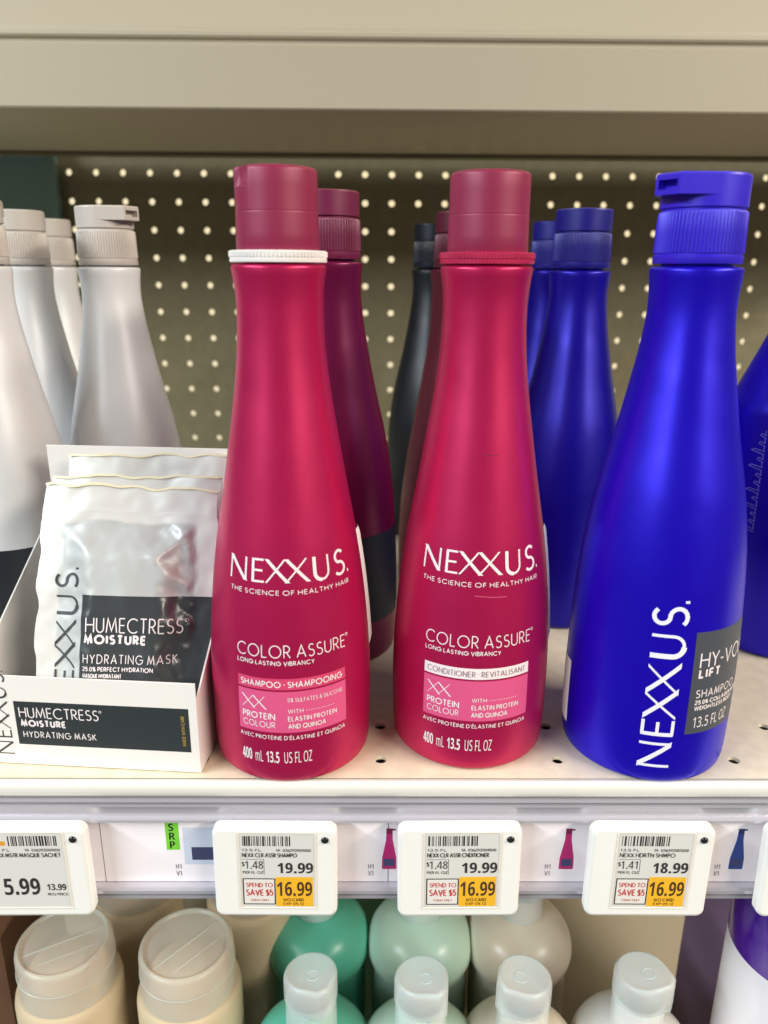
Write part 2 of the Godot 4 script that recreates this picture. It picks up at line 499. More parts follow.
func red_print(b: Node3D, conditioner: bool) -> void:
	var white := mat("white_ink", c8(238, 226, 226), 0.55)
	var pink := mat("pink_ink", c8(218, 84, 132), 0.5)
	var deep := mat("rose_ink", c8(212, 66, 108), 0.5)
	var m := on_bottle(SLIM, 30.0)
	var m2 := on_bottle(SLIM, 34.0)
	ink("brand_lettering", b, white, func(st): write_brand(st, m, -25.2, 88.3, 9.2, 51.0, 1.2))
	ink("tagline_lettering", b, white, func(st): write(st, "THE SCIENCE OF HEALTHY HAIR", m, -24.8, 83.6, 1.7, 0.27, 50.0, 0.34))
	ink("range_lettering", b, white, func(st): write(st, "COLOR ASSURE", m2, -23.6, 58.2, 5.0, 0.42, 46.6, 0.26))
	ink("registered_mark", b, white, func(st): write(st, "O", m2, 23.6, 62.4, 1.1, 0.25))
	ink("claim_lettering", b, white, func(st): write(st, "LONG LASTING VIBRANCY", m2, -23.6, 55.0, 1.6, 0.3, 32.0, 0.3))
	ink("type_bar", b, white if conditioner else deep, func(st): patch(st, m2, -23.6, 22.4, 44.4, 49.2, 0.05))
	var s := "CONDITIONER * REVITALISANT" if conditioner else "SHAMPOO * SHAMPOOING"
	ink("type_lettering", b, mat("grey_ink", c8(150, 120, 130), 0.6) if conditioner else white, func(st): write(st, s, m2, -22.0, 45.6, 2.3, 0.3 if conditioner else 0.42, 42.4, 0.3))
	ink("label_panel", b, pink, func(st): patch(st, m2, -23.6, 22.4, 25.2, 43.6, 0.05))
	ink("monogram_lettering", b, white, func(st):
		var n := 0
		for e in [["0,0 .82,1", 0.35], ["0,1 .9,0", 0.75], [".8,0 1.62,1", 0.35], [".8,1 1.7,0", 0.75]]:
			var pts := PackedVector2Array()
			for p in glyph_lines(e[0])[0]:
				pts.append(Vector2(-21.6 + p.x * 6.0, 35.6 + p.y * 5.6))
			stroke(st, pts, e[1], m2, 0.12 + n * 0.012, true)
			n += 1)
	ink("protein_lettering", b, white, func(st):
		write(st, "PROTEIN", m2, -21.6, 31.2, 2.5, 0.48, 13.6, 0.28)
		write(st, "COLOUR", m2, -21.6, 27.4, 2.5, 0.3, 13.6, 0.28))
	ink("detail_lettering", b, white, func(st):
		if not conditioner:
			write(st, "0% SULFATES & SILICONE", m2, -2.6, 39.2, 1.6, 0.2, 23.0, 0.3)
		write(st, "WITH ------------", m2, -2.6, 34.2, 1.6, 0.26, 19.0, 0.3)
		write(st, "ELASTIN PROTEIN", m2, -2.6, 30.6, 1.9, 0.34, 20.0, 0.3)
		write(st, "AND QUINOA", m2, -2.6, 27.2, 1.9, 0.34, 15.0, 0.3))
	ink("subtitle_lettering", b, white, func(st): write(st, "AVEC PROTÉINE D'ÉLASTINE ET QUINOA", m2, -23.4, 22.0, 1.6, 0.27, 45.0, 0.3))
	ink("volume_lettering", b, white, func(st):
		type(st, "400", m2, -23.2, 10.8, 5.2, 0.4)
		type(st, "mL", m2, -17.0, 10.8, 5.2, 0.36, false)
		type(st, "13.5", m2, -12.2, 10.8, 5.2, 0.4)
		type(st, "US FL OZ", m2, -4.8, 10.8, 5.2, 0.4, false))
	# the stiff white label at the bottle's side, its edge standing off
	var st := begin()
	var map := on_bottle(SLIM, 30.0)
	for k in 24:
		var y0: float = lerpf(48.5, 100.5, k / 24.0)
		var y1: float = lerpf(48.5, 100.5, (k + 1) / 24.0)
		var e0: float = 1.0 if k > 0 else 0.6
		var e1: float = 1.0 if k < 23 else 0.6
		for xx in [[41.0, 45.8, 0.05, 1.3], [45.8, 48.2, 1.3, 1.4], [48.2, 60.0, 1.4, 0.2]]:
			quad(st, map.call(xx[0], y0, xx[2] * e0), map.call(xx[0], y1, xx[2] * e1), map.call(xx[1], y1, xx[3] * e1), map.call(xx[1], y0, xx[3] * e0))
	part("side_label", st, mat("white_card", c8(250, 249, 246), 0.5), b)

# ------------------------------------------------------------------ shelf furniture
# sheet in the x-y plane (face +z) with round holes on a grid; to be turned by its node
func perforated(nx: int, ny: int, pitch: float, hole: float, thick: float, solid: Callable) -> ArrayMesh:
	var st := begin()
	var n := 16
	for i in nx:
		for j in ny:
			var c := Vector2((i + 0.5) * pitch, (j + 0.5) * pitch)
			var h := pitch / 2.0
			if solid.call(i, j):
				for z in [0.0, -thick]:
					quad(st, Vector3(c.x - h, c.y - h, z), Vector3(c.x - h, c.y + h, z), Vector3(c.x + h, c.y + h, z), Vector3(c.x + h, c.y - h, z))
				continue
			for k in n:
				var a := TAU * (k + 0.5) / n - PI / n
				var b := a + TAU / n
				var da := Vector2(cos(a), sin(a))
				var db := Vector2(cos(b), sin(b))
				var oa := c + da * h / maxf(absf(da.x), absf(da.y))
				var ob := c + db * h / maxf(absf(db.x), absf(db.y))
				var ia := c + da * hole
				var ib := c + db * hole
				for z in [0.0, -thick]:
					quad(st, Vector3(ia.x, ia.y, z), Vector3(ib.x, ib.y, z), Vector3(ob.x, ob.y, z), Vector3(oa.x, oa.y, z))
				quad(st, Vector3(ia.x, ia.y, 0), Vector3(ia.x, ia.y, -thick), Vector3(ib.x, ib.y, -thick), Vector3(ib.x, ib.y, 0))
	st.generate_normals()
	return st.commit()

# a bent-sheet section (z, y in mm) drawn out along x
func section(st: SurfaceTool, pts: Array, x0: float, x1: float) -> void:
	for i in pts.size() - 1:
		var a: Array = pts[i]
		var b: Array = pts[i + 1]
		quad(st, Vector3(x0, a[1], a[0]), Vector3(x1, a[1], a[0]), Vector3(x1, b[1], b[0]), Vector3(x0, b[1], b[0]))

# ------------------------------------------------------------------ price tags
func price_tag(cx: float, label: String, lines: Dictionary) -> void:
	var t := thing("shelf_price_tag", label, "price tag", Vector3(cx, -37.2, 2.5) * MM, 0.0, "electronic price tags along the shelf edge")
	t.rotation = Vector3(deg_to_rad(-1.5 + 0.8 * sin(cx)), 0, deg_to_rad(0.5 * sin(cx * 1.7)))
	var st := begin()
	plate(st, 50.8, 44.2, 3.6, 0.6, 6.4, 1.5)
	part("housing", st, mat("tag_housing", c8(236, 234, 228), 0.42), t)
	st = begin()
	box(st, Vector3(-9, 8, -1.5), Vector3(9, 14, 0.8), 0.3)
	part("clip", st, mat("tag_housing", c8(236, 234, 228), 0.42), t)
	var sx := 1.0
	# screen frame round the display
	st = begin()
	for e in [[-16.1, 16.1, 19.6, 20.4], [-16.1, 16.1, -17.8, -17.0], [-16.1, -15.3, -17.0, 19.6], [15.3, 16.1, -17.0, 19.6]]:
		box(st, Vector3(sx + e[0], e[2], 6.0), Vector3(sx + e[1], e[3], 6.65), 0.15)
	part("screen_frame", st, mat("tag_frame", c8(226, 216, 204), 0.5), t)
	st = begin()
	box(st, Vector3(sx - 15.3, -17.0, 5.9), Vector3(sx + 15.3, 19.6, 6.45), 0.01)
	part("screen", st, mat("paper_screen", c8(212, 210, 204), 0.6), t)
	var m := on_flat(Vector3(sx - 14.8, -16.5, 6.46), Vector3.RIGHT * 0.965, Vector3.UP * 0.965, Vector3.BACK)
	var black := mat("screen_black", c8(38, 34, 34), 0.7)
	var red := mat("screen_red", c8(196, 62, 66), 0.7)
	var yellow := mat("screen_yellow", c8(236, 176, 30), 0.7)
	var white := mat("screen_white", c8(222, 218, 210), 0.7)
	if lines.has("flag"):
		ink("flag_lettering", t, mat("screen_orange", c8(214, 150, 40), 0.7), func(s): patch(s, m, 0.0, 7.0, 31.4, 33.6, 0.02, 50.0))
	ink("barcode", t, black, func(s):
		var x: float = 8.2 if lines.has("flag") else 0.8
		rng.seed = int(cx * 7) + 11
		while x < (29.0 if lines.has("flag") else 21.5):
			var w: float = [0.3, 0.3, 0.55, 0.8][rng.randi() % 4]
			patch(s, m, x, x + w, 31.2, 36.2, 0.02, 50.0)
			x += w + [0.28, 0.28, 0.5, 0.75][rng.randi() % 4])
	ink("item_lettering", t, black, func(s):
		write(s, lines["size"], m, 0.6, 28.6, 1.2, 0.2, 8.0)
		write(s, "1A  036292001000", m, 15.0, 28.6, 1.2, 0.2, 14.6)
		write(s, lines["item"], m, 0.6, 25.7, 1.9, 0.3, lines.get("wide", 24.0)))
	if lines.has("big"):
		ink("price_lettering", t, black, func(s): type(s, lines["big"], m, 3.6, 6.0, 8.4, 0.7))
		ink("unit_lettering", t, black, func(s):
			type(s, lines["old"], m, 22.0, 8.4, 3.2, 0.75)
			write(s, "REG PRICE", m, 22.0, 5.8, 1.2, 0.2, 8.5))
	else:
		ink("unit_lettering", t, black, func(s):
			type(s, lines["unit"], m, 1.6, 19.6, 3.9, 0.78, false)
			write(s, "$", m, 0.3, 21.0, 2.0, 0.25)
			write(s, "PER FL OZ", m, 0.6, 17.2, 1.2, 0.2, 8.6)
			stroke(s, PackedVector2Array([Vector2(0.2, 24.4), Vector2(9.6, 24.4), Vector2(9.6, 16.6)]), 0.2, m, 0.03, false, 50.0))
		ink("price_lettering", t, black, func(s): type(s, lines["old"], m, 15.4, 17.4, 5.2, 0.86))
		ink("offer_panel", t, yellow, func(s): patch(s, m, 14.4, 30.4, 0.0, 15.4, 0.02, 50.0))
		ink("offer_lettering", t, mat("screen_brown", c8(70, 48, 26), 0.7), func(s):
			type(s, lines["new"], m, 14.9, 5.4, 7.2, 0.62, true, 0.06)
			write(s, "W/ CARD", m, 17.6, 2.8, 1.4, 0.28, 8.6, 0.3, 0.06)
			write(s, "EXP 05.12", m, 17.6, 0.8, 1.2, 0.22, 8.6, 0.3, 0.06))
		ink("saving_panel", t, white, func(s): patch(s, m, 0.5, 14.0, 1.2, 14.4, 0.02, 50.0))
		ink("saving_frame", t, black, func(s): frame_line(s, m, 0.5, 14.0, 1.2, 14.4, 0.5, 0.05))
		ink("saving_lettering", t, red, func(s):
			write(s, "SPEND TO", m, 1.8, 10.2, 2.0, 0.36, 11.2, 0.26, 0.06)
			write(s, "SAVE $5", m, 1.8, 5.8, 2.9, 0.55, 11.2, 0.26, 0.06)
			write(s, "TODAY ONLY", m, 3.4, 2.8, 1.0, 0.16, 8.0, 0.26, 0.06))
	put("indicator", lathe([Vector2(1.55, 6.0), Vector2(1.55, 6.6), Vector2(1.4, 6.85), Vector2(0.9, 7.2), Vector2(0, 7.35)], 24), mat("indicator_black", c8(30, 32, 32), 0.08), t)
	var dot: MeshInstance3D = t.get_node("indicator")
	dot.rotation.x = PI / 2
	dot.position = Vector3(20.6, 16.6, 0) * MM

# small printed picture of a bottle on a shelf strip
func printed_bottle(parent: Node3D, m: Callable, x: float, y: float, body: Color, key: String) -> void:
	ink("bottle_picture", parent, mat("print_" + key, body, 0.6), func(st):
		var rows := [[0.0, 2.9], [1.0, 3.1], [6.0, 3.0], [10.0, 2.3], [15.0, 1.45], [17.5, 1.35], [21.0, 1.3]]
		for i in rows.size() - 1:
			var a: Array = rows[i]
			var b: Array = rows[i + 1]
			quad(st, m.call(x - a[1], y + a[0], 0.02), m.call(x - b[1], y + b[0], 0.02), m.call(x + b[1], y + b[0], 0.02), m.call(x + a[1], y + a[0], 0.02)))
	ink("bottle_picture_cap", parent, mat("print_cap_" + key, body.darkened(0.35), 0.6), func(st):
		patch(st, m, x - 1.3, x + 1.3, y + 18.3, y + 21.0, 0.04, 9.0)
		patch(st, m, x + 1.3, x + 2.6, y + 20.0, y + 20.8, 0.04, 9.0))
	ink("bottle_picture_label", parent, mat("print_label", c8(66, 70, 112), 0.6), func(st): patch(st, m, x - 2.2, x + 2.3, y + 1.6, y + 5.4, 0.06, 9.0))

# ------------------------------------------------------------------ bottles of the shelf below
func squeeze_bottle(x: float, z: float, label: String, body: Color, key: String, tilt: float, group: String) -> void:
	var t := thing("flip_top_bottle", label, "bottle", Vector3(x, -304.8, z) * MM, deg_to_rad(tilt), group)
	if not meshes.has("squeeze"):
		var prof: Array = [Vector2(0, 2), Vector2(19, 1.4), Vector2(22, 0), Vector2(24, 1.2), Vector2(24.6, 4), Vector2(26.4, 40), Vector2(28.6, 85)]
		for k in 19:
			var an := lerpf(-25.0, 67.0, k / 18.0)
			prof.append(Vector2(31.0 * pow(cos(deg_to_rad(an)), 0.85 if an > 0.0 else 1.0), 128.0 + 24.0 * sin(deg_to_rad(an))))
		prof.append(Vector2(11.2, 151))
		prof.append(Vector2(11.0, 153))
		prof.append(Vector2(10.6, 168))
		meshes["squeeze"] = lathe(prof, 72)
		meshes["squeeze_skirt"] = lathe([Vector2(11.4, 151.4), Vector2(12.2, 151.4), Vector2(12.6, 151.9), Vector2(12.3, 167), Vector2(12.0, 167.6), Vector2(11.3, 167.7), Vector2(11.3, 169.5)], 288, 0.08, 72, 152.2, 165.0)
		var st := begin(false)
		var o := PackedVector2Array()
		for k in 40:
			o.append(Vector2(sin(TAU * k / 40), cos(TAU * k / 40)) * 13.0)
		for q in [Vector2(-3.0, 15.2), Vector2(3.0, 15.2)]:
			o.append(q)
		o = Geometry2D.convex_hull(o)
		o.remove_at(o.size() - 1)
		var circle := PackedVector2Array()
		var rings: Array[PackedVector3Array] = []
		for e in [[168.6, 0.93], [169.0, 0.985], [169.6, 1.0], [180.0, 1.0], [181.4, 0.99], [182.5, 0.965], [183.2, 0.92], [183.5, 0.87], [183.3, 0.82], [183.1, 0.78], [183.0, 0.3]]:
			var ring := PackedVector3Array()
			for q in o:
				ring.append(Vector3(q.x * e[1], e[0] + (q.y * 0.12 * e[1] if e[0] > 175 else 0.0), q.y * e[1]))
			rings.append(ring)
		loft(st, rings)
		st.generate_normals()
		meshes["squeeze_lid"] = st.commit()
		var ring2 := TorusMesh.new()
		ring2.inner_radius = 2.6 * MM
		ring2.outer_radius = 3.5 * MM
		ring2.rings = 24
		ring2.ring_segments = 8
		meshes["squeeze_button"] = ring2
	put("body", meshes["squeeze"], mat("squeeze_" + key, body, 0.3, 0.0, {"subsurf_scatter_enabled": true, "subsurf_scatter_strength": 0.25}), t)
	var cm := mat("frosted_cap", Color(c8(228, 232, 230), 0.46), 0.28, 0.0, {"transparency": BaseMaterial3D.TRANSPARENCY_ALPHA, "subsurf_scatter_enabled": true, "subsurf_scatter_strength": 0.4})
	put("cap", meshes["squeeze_skirt"], cm, t)
	var lid := put("cap_lid", meshes["squeeze_lid"], cm, t)
	var ring3 := put("lid_button", meshes["squeeze_button"], cm, lid)
	ring3.position = Vector3(0, 183.3, 3.0) * MM
	ring3.rotation.x = -0.12

func wide_cap_bottle(x: float, z: float, label: String, turn: float) -> void:
	var t := thing("wide_cap_bottle", label, "bottle", Vector3(x, -304.8, z) * MM, deg_to_rad(turn), "beige bottles with wide milky caps")
	if not meshes.has("wide"):
		meshes["wide"] = lathe([Vector2(0, 2), Vector2(21.75, 1), Vector2(24.36, 0), Vector2(25.75, 1.6), Vector2(26.10, 5), Vector2(26.10, 154.5), Vector2(25.58, 157.5), Vector2(24.71, 159.1), Vector2(22.62, 159.7), Vector2(19.4, 160.1), Vector2(19.0, 160.7), Vector2(18.6, 168.5), Vector2(17.4, 169.5), Vector2(9.0, 169.9), Vector2(8.4, 174.5), Vector2(0, 175.1)], 80)
		var tint := [Vector2(22.10, 159.8), Vector2(23.32, 159.8), Vector2(23.49, 160.5), Vector2(23.14, 182.0), Vector2(22.79, 183.5), Vector2(22.10, 184.4), Vector2(21.05, 184.7), Vector2(20.18, 184.1), Vector2(19.66, 183.1), Vector2(0, 182.7)]
		meshes["wide_cap"] = lathe(tint, 80)
		meshes["wide_ring"] = lathe([Vector2(23.40, 172.1), Vector2(23.62, 172.3), Vector2(23.62, 172.9), Vector2(23.32, 173.1)], 80)
		var st := begin()
		box(st, Vector3(-19.2, 182.6, -0.5), Vector3(19.2, 183.4, 0.5), 0.2)
		box(st, Vector3(-13, 182.6, 8.6), Vector3(13, 183.2, 9.3), 0.2)
		st.generate_normals()
		meshes["wide_bar"] = st.commit()
	put("body", meshes["wide"], mat("beige_plastic", c8(198, 180, 150), 0.38, 0.0, {"subsurf_scatter_enabled": true, "subsurf_scatter_strength": 0.2}), t)
	var cm := mat("milky_cap", Color(c8(222, 214, 200), 0.5), 0.3, 0.0, {"transparency": BaseMaterial3D.TRANSPARENCY_ALPHA, "subsurf_scatter_enabled": true, "subsurf_scatter_strength": 0.4})
	var cap := put("cap", meshes["wide_cap"], cm, t)
	put("cap_band", meshes["wide_ring"], cm, cap)
	var bar := put("cap_hinge", meshes["wide_bar"], cm, cap)
	bar.rotation.y = 0.5

# ------------------------------------------------------------------ sachets
var crease := FastNoiseLite.new()
var ripple := FastNoiseLite.new()

# how the whole packet bends: side edges wander, corners curl back
func sachet_bend(x: float, y: float, w: float, h: float) -> Vector3:
	var e: float = pow(absf(x) / (w / 2), 4.0)
	var top: float = smoothstep(0.55, 1.0, y / h)
	return Vector3(x + e * signf(x) * ripple.get_noise_2d(y * 1.3, signf(x) * 40.0) * 1.6, y + top * ripple.get_noise_2d(x * 1.4, 77.0) * 1.3, -e * top * 2.6 - 1.2 * top * sin(x * 0.09 + 0.6))

func sachet_height(x: float, y: float, w: float, h: float) -> float:
	var seal := 8.5
	var dx: float = w / 2 - seal - absf(x)
	var dy: float = minf(y - seal, h - 15.0 - y)
	var wob: float = ripple.get_noise_2d(x * 2.2, y * 2.2) * 1.6
	var d: float = minf(dx, dy) + wob
	var inside: float = smoothstep(0.0, 16.0, d)
	var z: float = 6.2 * sqrt(inside) * inside
	var edge: float = smoothstep(0.0, 2.5, d)
	var side: float = smoothstep(4.0, 26.0, x)
	var a: float = crease.get_noise_2d((x * 0.82 + y * 0.57) * 1.0, (y * 0.82 - x * 0.57) * 0.32)
	z += edge * (0.5 + 2.0 * side) * a * 0.9
	z += edge * ripple.get_noise_2d(x * 0.9, y * 0.9) * 0.4
	z += (1.0 - edge) * ripple.get_noise_2d(x * 1.6 + 90, y * 1.6) * 0.55
	z += 0.5 * sin(y * 0.07) * x / w
	if y > h - 11.0 or y < 6.0:
		z += 0.16 * sin(y * 3.2)
	return z

func sachet(label: String, at: Vector3, lean: float, turn: float, printed: bool, seed_: int) -> void:
	var w := 74.0
	var h := 115.0
	crease.seed = 5 + seed_
	crease.frequency = 0.045
	crease.fractal_type = FastNoiseLite.FRACTAL_RIDGED
	crease.fractal_octaves = 3
	ripple.seed = 9 + seed_
	ripple.frequency = 0.035
	ripple.fractal_octaves = 2
	var t := thing("mask_sachet", label, "sachet", at * MM, 0.0, "foil sachets standing in the display tray")
	t.rotation = Vector3(deg_to_rad(-lean), deg_to_rad(turn), deg_to_rad(-3.0 if printed else -0.6))
	var st := begin(false)
	var nx := 56
	var ny := 120
	var map := func(x: float, y: float, off: float) -> Vector3: return sachet_bend(x, y, w, h) + Vector3(0, 0, sachet_height(x, y, w, h) + off)
	for i in nx:
		for j in ny:
			var q: Array[Vector3] = []
			var tone: Array[Color] = []
			for e in [[i, j], [i, j + 1], [i + 1, j + 1], [i + 1, j]]:
				var px: float = -w / 2 + w * e[0] / nx
				var py: float = h * e[1] / ny
				q.append(map.call(px, py, 0.0))
				var d: float = minf(w / 2 - 8.5 - absf(px), minf(py - 8.5, h - 15.0 - py)) + ripple.get_noise_2d(px * 2.2, py * 2.2) * 1.6
				tone.append(Color(0.74, 0.735, 0.7).lerp(Color(0.53, 0.545, 0.53), smoothstep(-0.6, 0.8, d)))
			for k in [0, 1, 2, 0, 2, 3]:
				st.set_color(tone[k])
				st.add_vertex(q[k] * MM)
	part("front_film", st, mat("printed_film", Color.WHITE, 0.4, 0.12, {"vertex_color_use_as_albedo": true}), t)
	st = begin()
	var back := func(x: float, y: float, off: float) -> Vector3: return sachet_bend(x, y, w, h) + Vector3(0, 0, off)
	patch(st, back, -w / 2, w / 2, 0.0, h, -0.9, 3.0)
	part("back_film", st, mat("sachet_film", c8(232, 231, 226), 0.42, 0.1), t)
	st = begin()
	patch(st, back, -w / 2, w / 2, h - 0.5, h + 0.5, 0.7, 2.0)
	for k in 24:
		var xa: float = lerpf(-w / 2, w / 2, k / 24.0)
		var xb: float = lerpf(-w / 2, w / 2, (k + 1) / 24.0)
		quad(st, back.call(xa, h + 0.5, 0.7), back.call(xa, h + 0.5, -0.9), back.call(xb, h + 0.5, -0.9), back.call(xb, h + 0.5, 0.7))
	part("top_edge", st, mat("lit_edge", c8(240, 230, 196), 0.5), t)  # cream tint paints the yellowish light caught along the top
	if not printed:
		return
	var dark := mat("charcoal_film", c8(66, 70, 72), 0.28, 0.15)
	ink("label_panel", t, dark, func(s):
		var keep: SurfaceTool = s
		keep.set_smooth_group(0)
		for i in range(15, nx):
			for j in range(8, 72):
				var q: Array[Vector3] = []
				for e in [[i, j], [i, j + 1], [i + 1, j + 1], [i + 1, j]]:
					q.append(map.call(-w / 2 + w * e[0] / nx, h * e[1] / ny, 0.08))
				quad(keep, q[0], q[1], q[2], q[3]))
	var white := mat("white_ink", c8(238, 226, 226), 0.55)
	var grey := mat("dark_ink", c8(52, 56, 58), 0.5)
	ink("brand_lettering", t, grey, func(s): write_brand(s, upward(map, -19.8, 19.0), 0.0, 0.0, 9.0, 61.0, 1.25, 0.3))
	ink("product_lettering", t, white, func(s): write(s, "HUMECTRESS", map, -14.6, 53.6, 6.0, 0.52, 39.0, 0.24, 0.3))
	ink("registered_mark", t, white, func(s): write(s, "O", map, 25.4, 58.4, 1.2, 0.22, 0.0, 0.2, 0.2))
	ink("moisture_lettering", t, white, func(s): write(s, "MOISTURE", map, -15.0, 49.0, 3.2, 0.95, 25.0, 0.42, 0.3))
	ink("mask_lettering", t, white, func(s): write(s, "HYDRATING MASK", map, -15.4, 40.6, 3.6, 0.36, 38.0, 0.36, 0.3))
	ink("claim_lettering", t, white, func(s):
		write(s, "25.0% PERFECT HYDRATION", map, -15.4, 37.4, 1.6, 0.36, 29.0, 0.3, 0.3)
		write(s, "MASQUE HYDRATANT", map, -15.4, 34.6, 1.5, 0.36, 16.0, 0.3, 0.3))
	ink("volume_lettering", t, white, func(s): write(s, "NET WT 1.5 OZ", map, -15.4, 28.4, 2.6, 0.34, 21.0, 0.3, 0.3))

# ================================================================== the scene
func _ready() -> void:
	rng.seed = 4
	# camera
	var cam := Camera3D.new()
	cam.name = "camera"
	add_child(cam)
	cam.position = Vector3(0, 0.201, 0.267)
	cam.rotation = Vector3(deg_to_rad(-17.5), deg_to_rad(-0.5), deg_to_rad(0.4))
	cam.fov = 67.32
	var lens := CameraAttributesPhysical.new()
	lens.frustum_focal_length = 18.02
	lens.frustum_focus_distance = 0.335
	lens.frustum_near = 0.02
	lens.frustum_far = 20.0
	lens.exposure_aperture = 6.0
	cam.attributes = lens
	cam.current = true
	# surroundings: the even light of a bright shop
	var env := Environment.new()
	env.background_mode = Environment.BG_COLOR
	env.background_color = Color(0.11, 0.11, 0.107).linear_to_srgb()
	env.tonemap_mode = Environment.TONE_MAPPER_LINEAR
	env.tonemap_exposure = 1.12
	env.sdfgi_enabled = true
	env.ssao_enabled = true
	env.ssil_enabled = true
	var we := WorldEnvironment.new()
	we.name = "environment"
	we.environment = env
	add_child(we)
	# two rows of ceiling tubes above the aisle, left and right of the photographer
	for e in [[-2.1, Color(0.94, 0.98, 1.0), 6.9], [2.1, Color(1.0, 0.96, 0.9), 7.1]]:
		var l := AreaLight3D.new()
		l.name = "ceiling_light"
		add_child(l, true)
		l.area_size = Vector2(0.4, 2.8)
		l.position = Vector3(e[0], 1.5, 1.7)
		l.rotation.x = -PI / 2
		l.light_color = e[1]
		l.light_energy = e[2] * 3.0
		l.area_range = 12.0
		l.shadow_enabled = true
	# light of the next aisle, behind the perforated panel
	var back_light := AreaLight3D.new()
	back_light.name = "next_aisle_light"
	add_child(back_light)
	back_light.area_size = Vector2(2.4, 0.4)
	back_light.look_at_from_position(Vector3(0, 1.1, -0.85), Vector3(0, 0.1, -1.35), Vector3.FORWARD)
	back_light.light_color = Color(1.0, 0.88, 0.64)
	back_light.light_energy = 1.1
	back_light.area_range = 3.0
	back_light.shadow_enabled = true

	build_shelves()
	build_bottles()
	build_display_tray()
	build_price_rail()
	build_lower_goods()

func build_shelves() -> void:
	var grain := noise_tex(0.02, 0.92, 1.0, 512, 3, 6)
	var fine := noise_tex(0.35, 0.3, 0.7, 256, 8, 3)
	var cream := mat("cream_enamel", c8(238, 226, 198), 0.4, 0.0, {"albedo_texture": grain, "uv1_triplanar": true, "uv1_scale": Vector3(9, 9, 9), "heightmap_enabled": true, "heightmap_texture": fine, "heightmap_scale": 0.004})
	var beige := mat("beige_enamel", c8(178, 168, 146), 0.45)
	var board := mat("panel_enamel", c8(116, 109, 82), 0.6, 0.0, {"albedo_texture": grain, "uv1_triplanar": true, "uv1_scale": Vector3(6, 6, 6)})
	# rear wall of the next aisle's fixture, seen only through the holes
	var st := begin()
	box(st, Vector3(-1600, -900, -1356), Vector3(1600, 900, -1350), 1)
	var wall := part("back_wall", st, mat("pale_wall", c8(236, 226, 196), 0.6), self)
	wall.set_meta("kind", "structure")
	# perforated back panel
	var panel := thing("perforated_panel", "dark olive perforated back panel with rows of bright round holes", "back panel", Vector3(-0.4577, -0.0563, -0.522))
	put("board", perforated(38, 15, 25.4, 2.95, 3.0, func(i, j): return i in [4, 5]), board, panel)
	st = begin()
	box(st, Vector3(0, 0, 0.2), Vector3(965, 58, 3.4), 0.8)
	part("kick_rail", st, mat("rail_grey", c8(150, 142, 116), 0.5), panel)
	# slotted upright
	var post := thing("side_panel", "plain grey-green steel panel closing the shelf bay at the far left", "side panel", Vector3(-0.338, 0.0, -0.5175))
	st = begin()
	box(st, Vector3(-40, -40, 0), Vector3(38, 330, 9), 1.5)
	part("sheet", st, mat("upright_steel", c8(104, 130, 126), 0.5), post)
	st = begin()
	box(st, Vector3(29, -40, 8.5), Vector3(38.5, 330, 12), 1.0)
	part("folded_edge", st, mat("upright_steel", c8(104, 130, 126), 0.5), post)
	# the shelf the bottles stand on
	var shelf := thing("display_shelf", "cream perforated metal shelf that carries the red and blue bottles", "shelf", Vector3.ZERO)
	var deck := put("deck", perforated(38, 20, 25.4, 2.55, 1.6, func(i, j): return j > 1), cream, shelf)
	deck.rotation.x = -PI / 2
	deck.position = Vector3(1.8 - 12.7 - 18 * 25.4, 0, -3.6) * MM
	deck.position.z = (-16.3 + 12.7) * MM
	st = begin()
	box(st, Vector3(-480, -16, -520), Vector3(480, -14, -6), 0.4)
	part("brace_plate", st, cream, shelf)
	st = begin(false)
	section(st, [[-3.7, -0.4], [-3.6, -2.0], [-2.4, -2.0], [-2.3, 0.2], [-1.6, 0.7], [-0.9, 0.7], [-0.2, 0.3], [0.6, -0.6], [1.0, -2.2], [1.0, -5.0], [0.4, -6.0], [-2.2, -6.2]], -480, 480)
	part("front_lip", st, mat("white_enamel", c8(228, 224, 216), 0.25, 0.1), shelf)
	st = begin()
	section(st, [[-2.2, -6.2], [-2.2, -7.4], [0.5, -7.5], [0.8, -8.6], [0.2, -9.0], [-1.8, -9.1], [-1.8, -10.2], [0.4, -10.4], [0.5, -11.2], [-0.6, -11.2], [-0.7, -16.6], [1.4, -17.0], [1.6, -18.0], [0.9, -18.6], [-2.6, -18.7], [-2.6, -51.4], [1.2, -51.5], [2.6, -52.0], [2.8, -53.4], [2.0, -54.0], [-1.0, -54.1], [-1.0, -55.4], [1.6, -55.6], [1.6, -57.0], [0.6, -57.8], [-3.0, -58.0], [-3.4, -56.0], [-4.0, -10.0], [-4.0, -6.2]], -480, 480)
	part("price_channel", st, mat("channel_plastic", c8(210, 207, 214), 0.24, 0.55), shelf)
	# the shelf above, shallower
	var upper := thing("upper_shelf", "beige metal shelf overhead whose front edge crosses the top of the photo", "shelf", Vector3(0, 0.300, -0.29))
	st = begin()
	box(st, Vector3(-560, 1.5, -212), Vector3(560, 6, -2), 0.6)
	part("deck", st, beige, upper)
	st = begin()
	section(st, [[-6.0, 4.0], [-6.0, 1.0], [-4.8, 0.0], [-1.0, 0.0], [0.0, 1.0], [2.2, 36.4], [0.6, 37.4], [0.6, 38.4], [0.8, 39.4], [2.6, 40.2], [3.4, 41.4], [3.4, 43.4], [2.4, 44.4], [2.2, 46.0], [-26, 110], [-32, 110]], -560, 560)
	part("front_edge", st, beige, upper)
	st = begin()
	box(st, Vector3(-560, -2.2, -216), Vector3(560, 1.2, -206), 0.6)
	part("shade_strip", st, mat("rear_gap_shade", c8(96, 92, 66), 0.5), upper)  # dark strip painted for the shadow gap behind this shelf
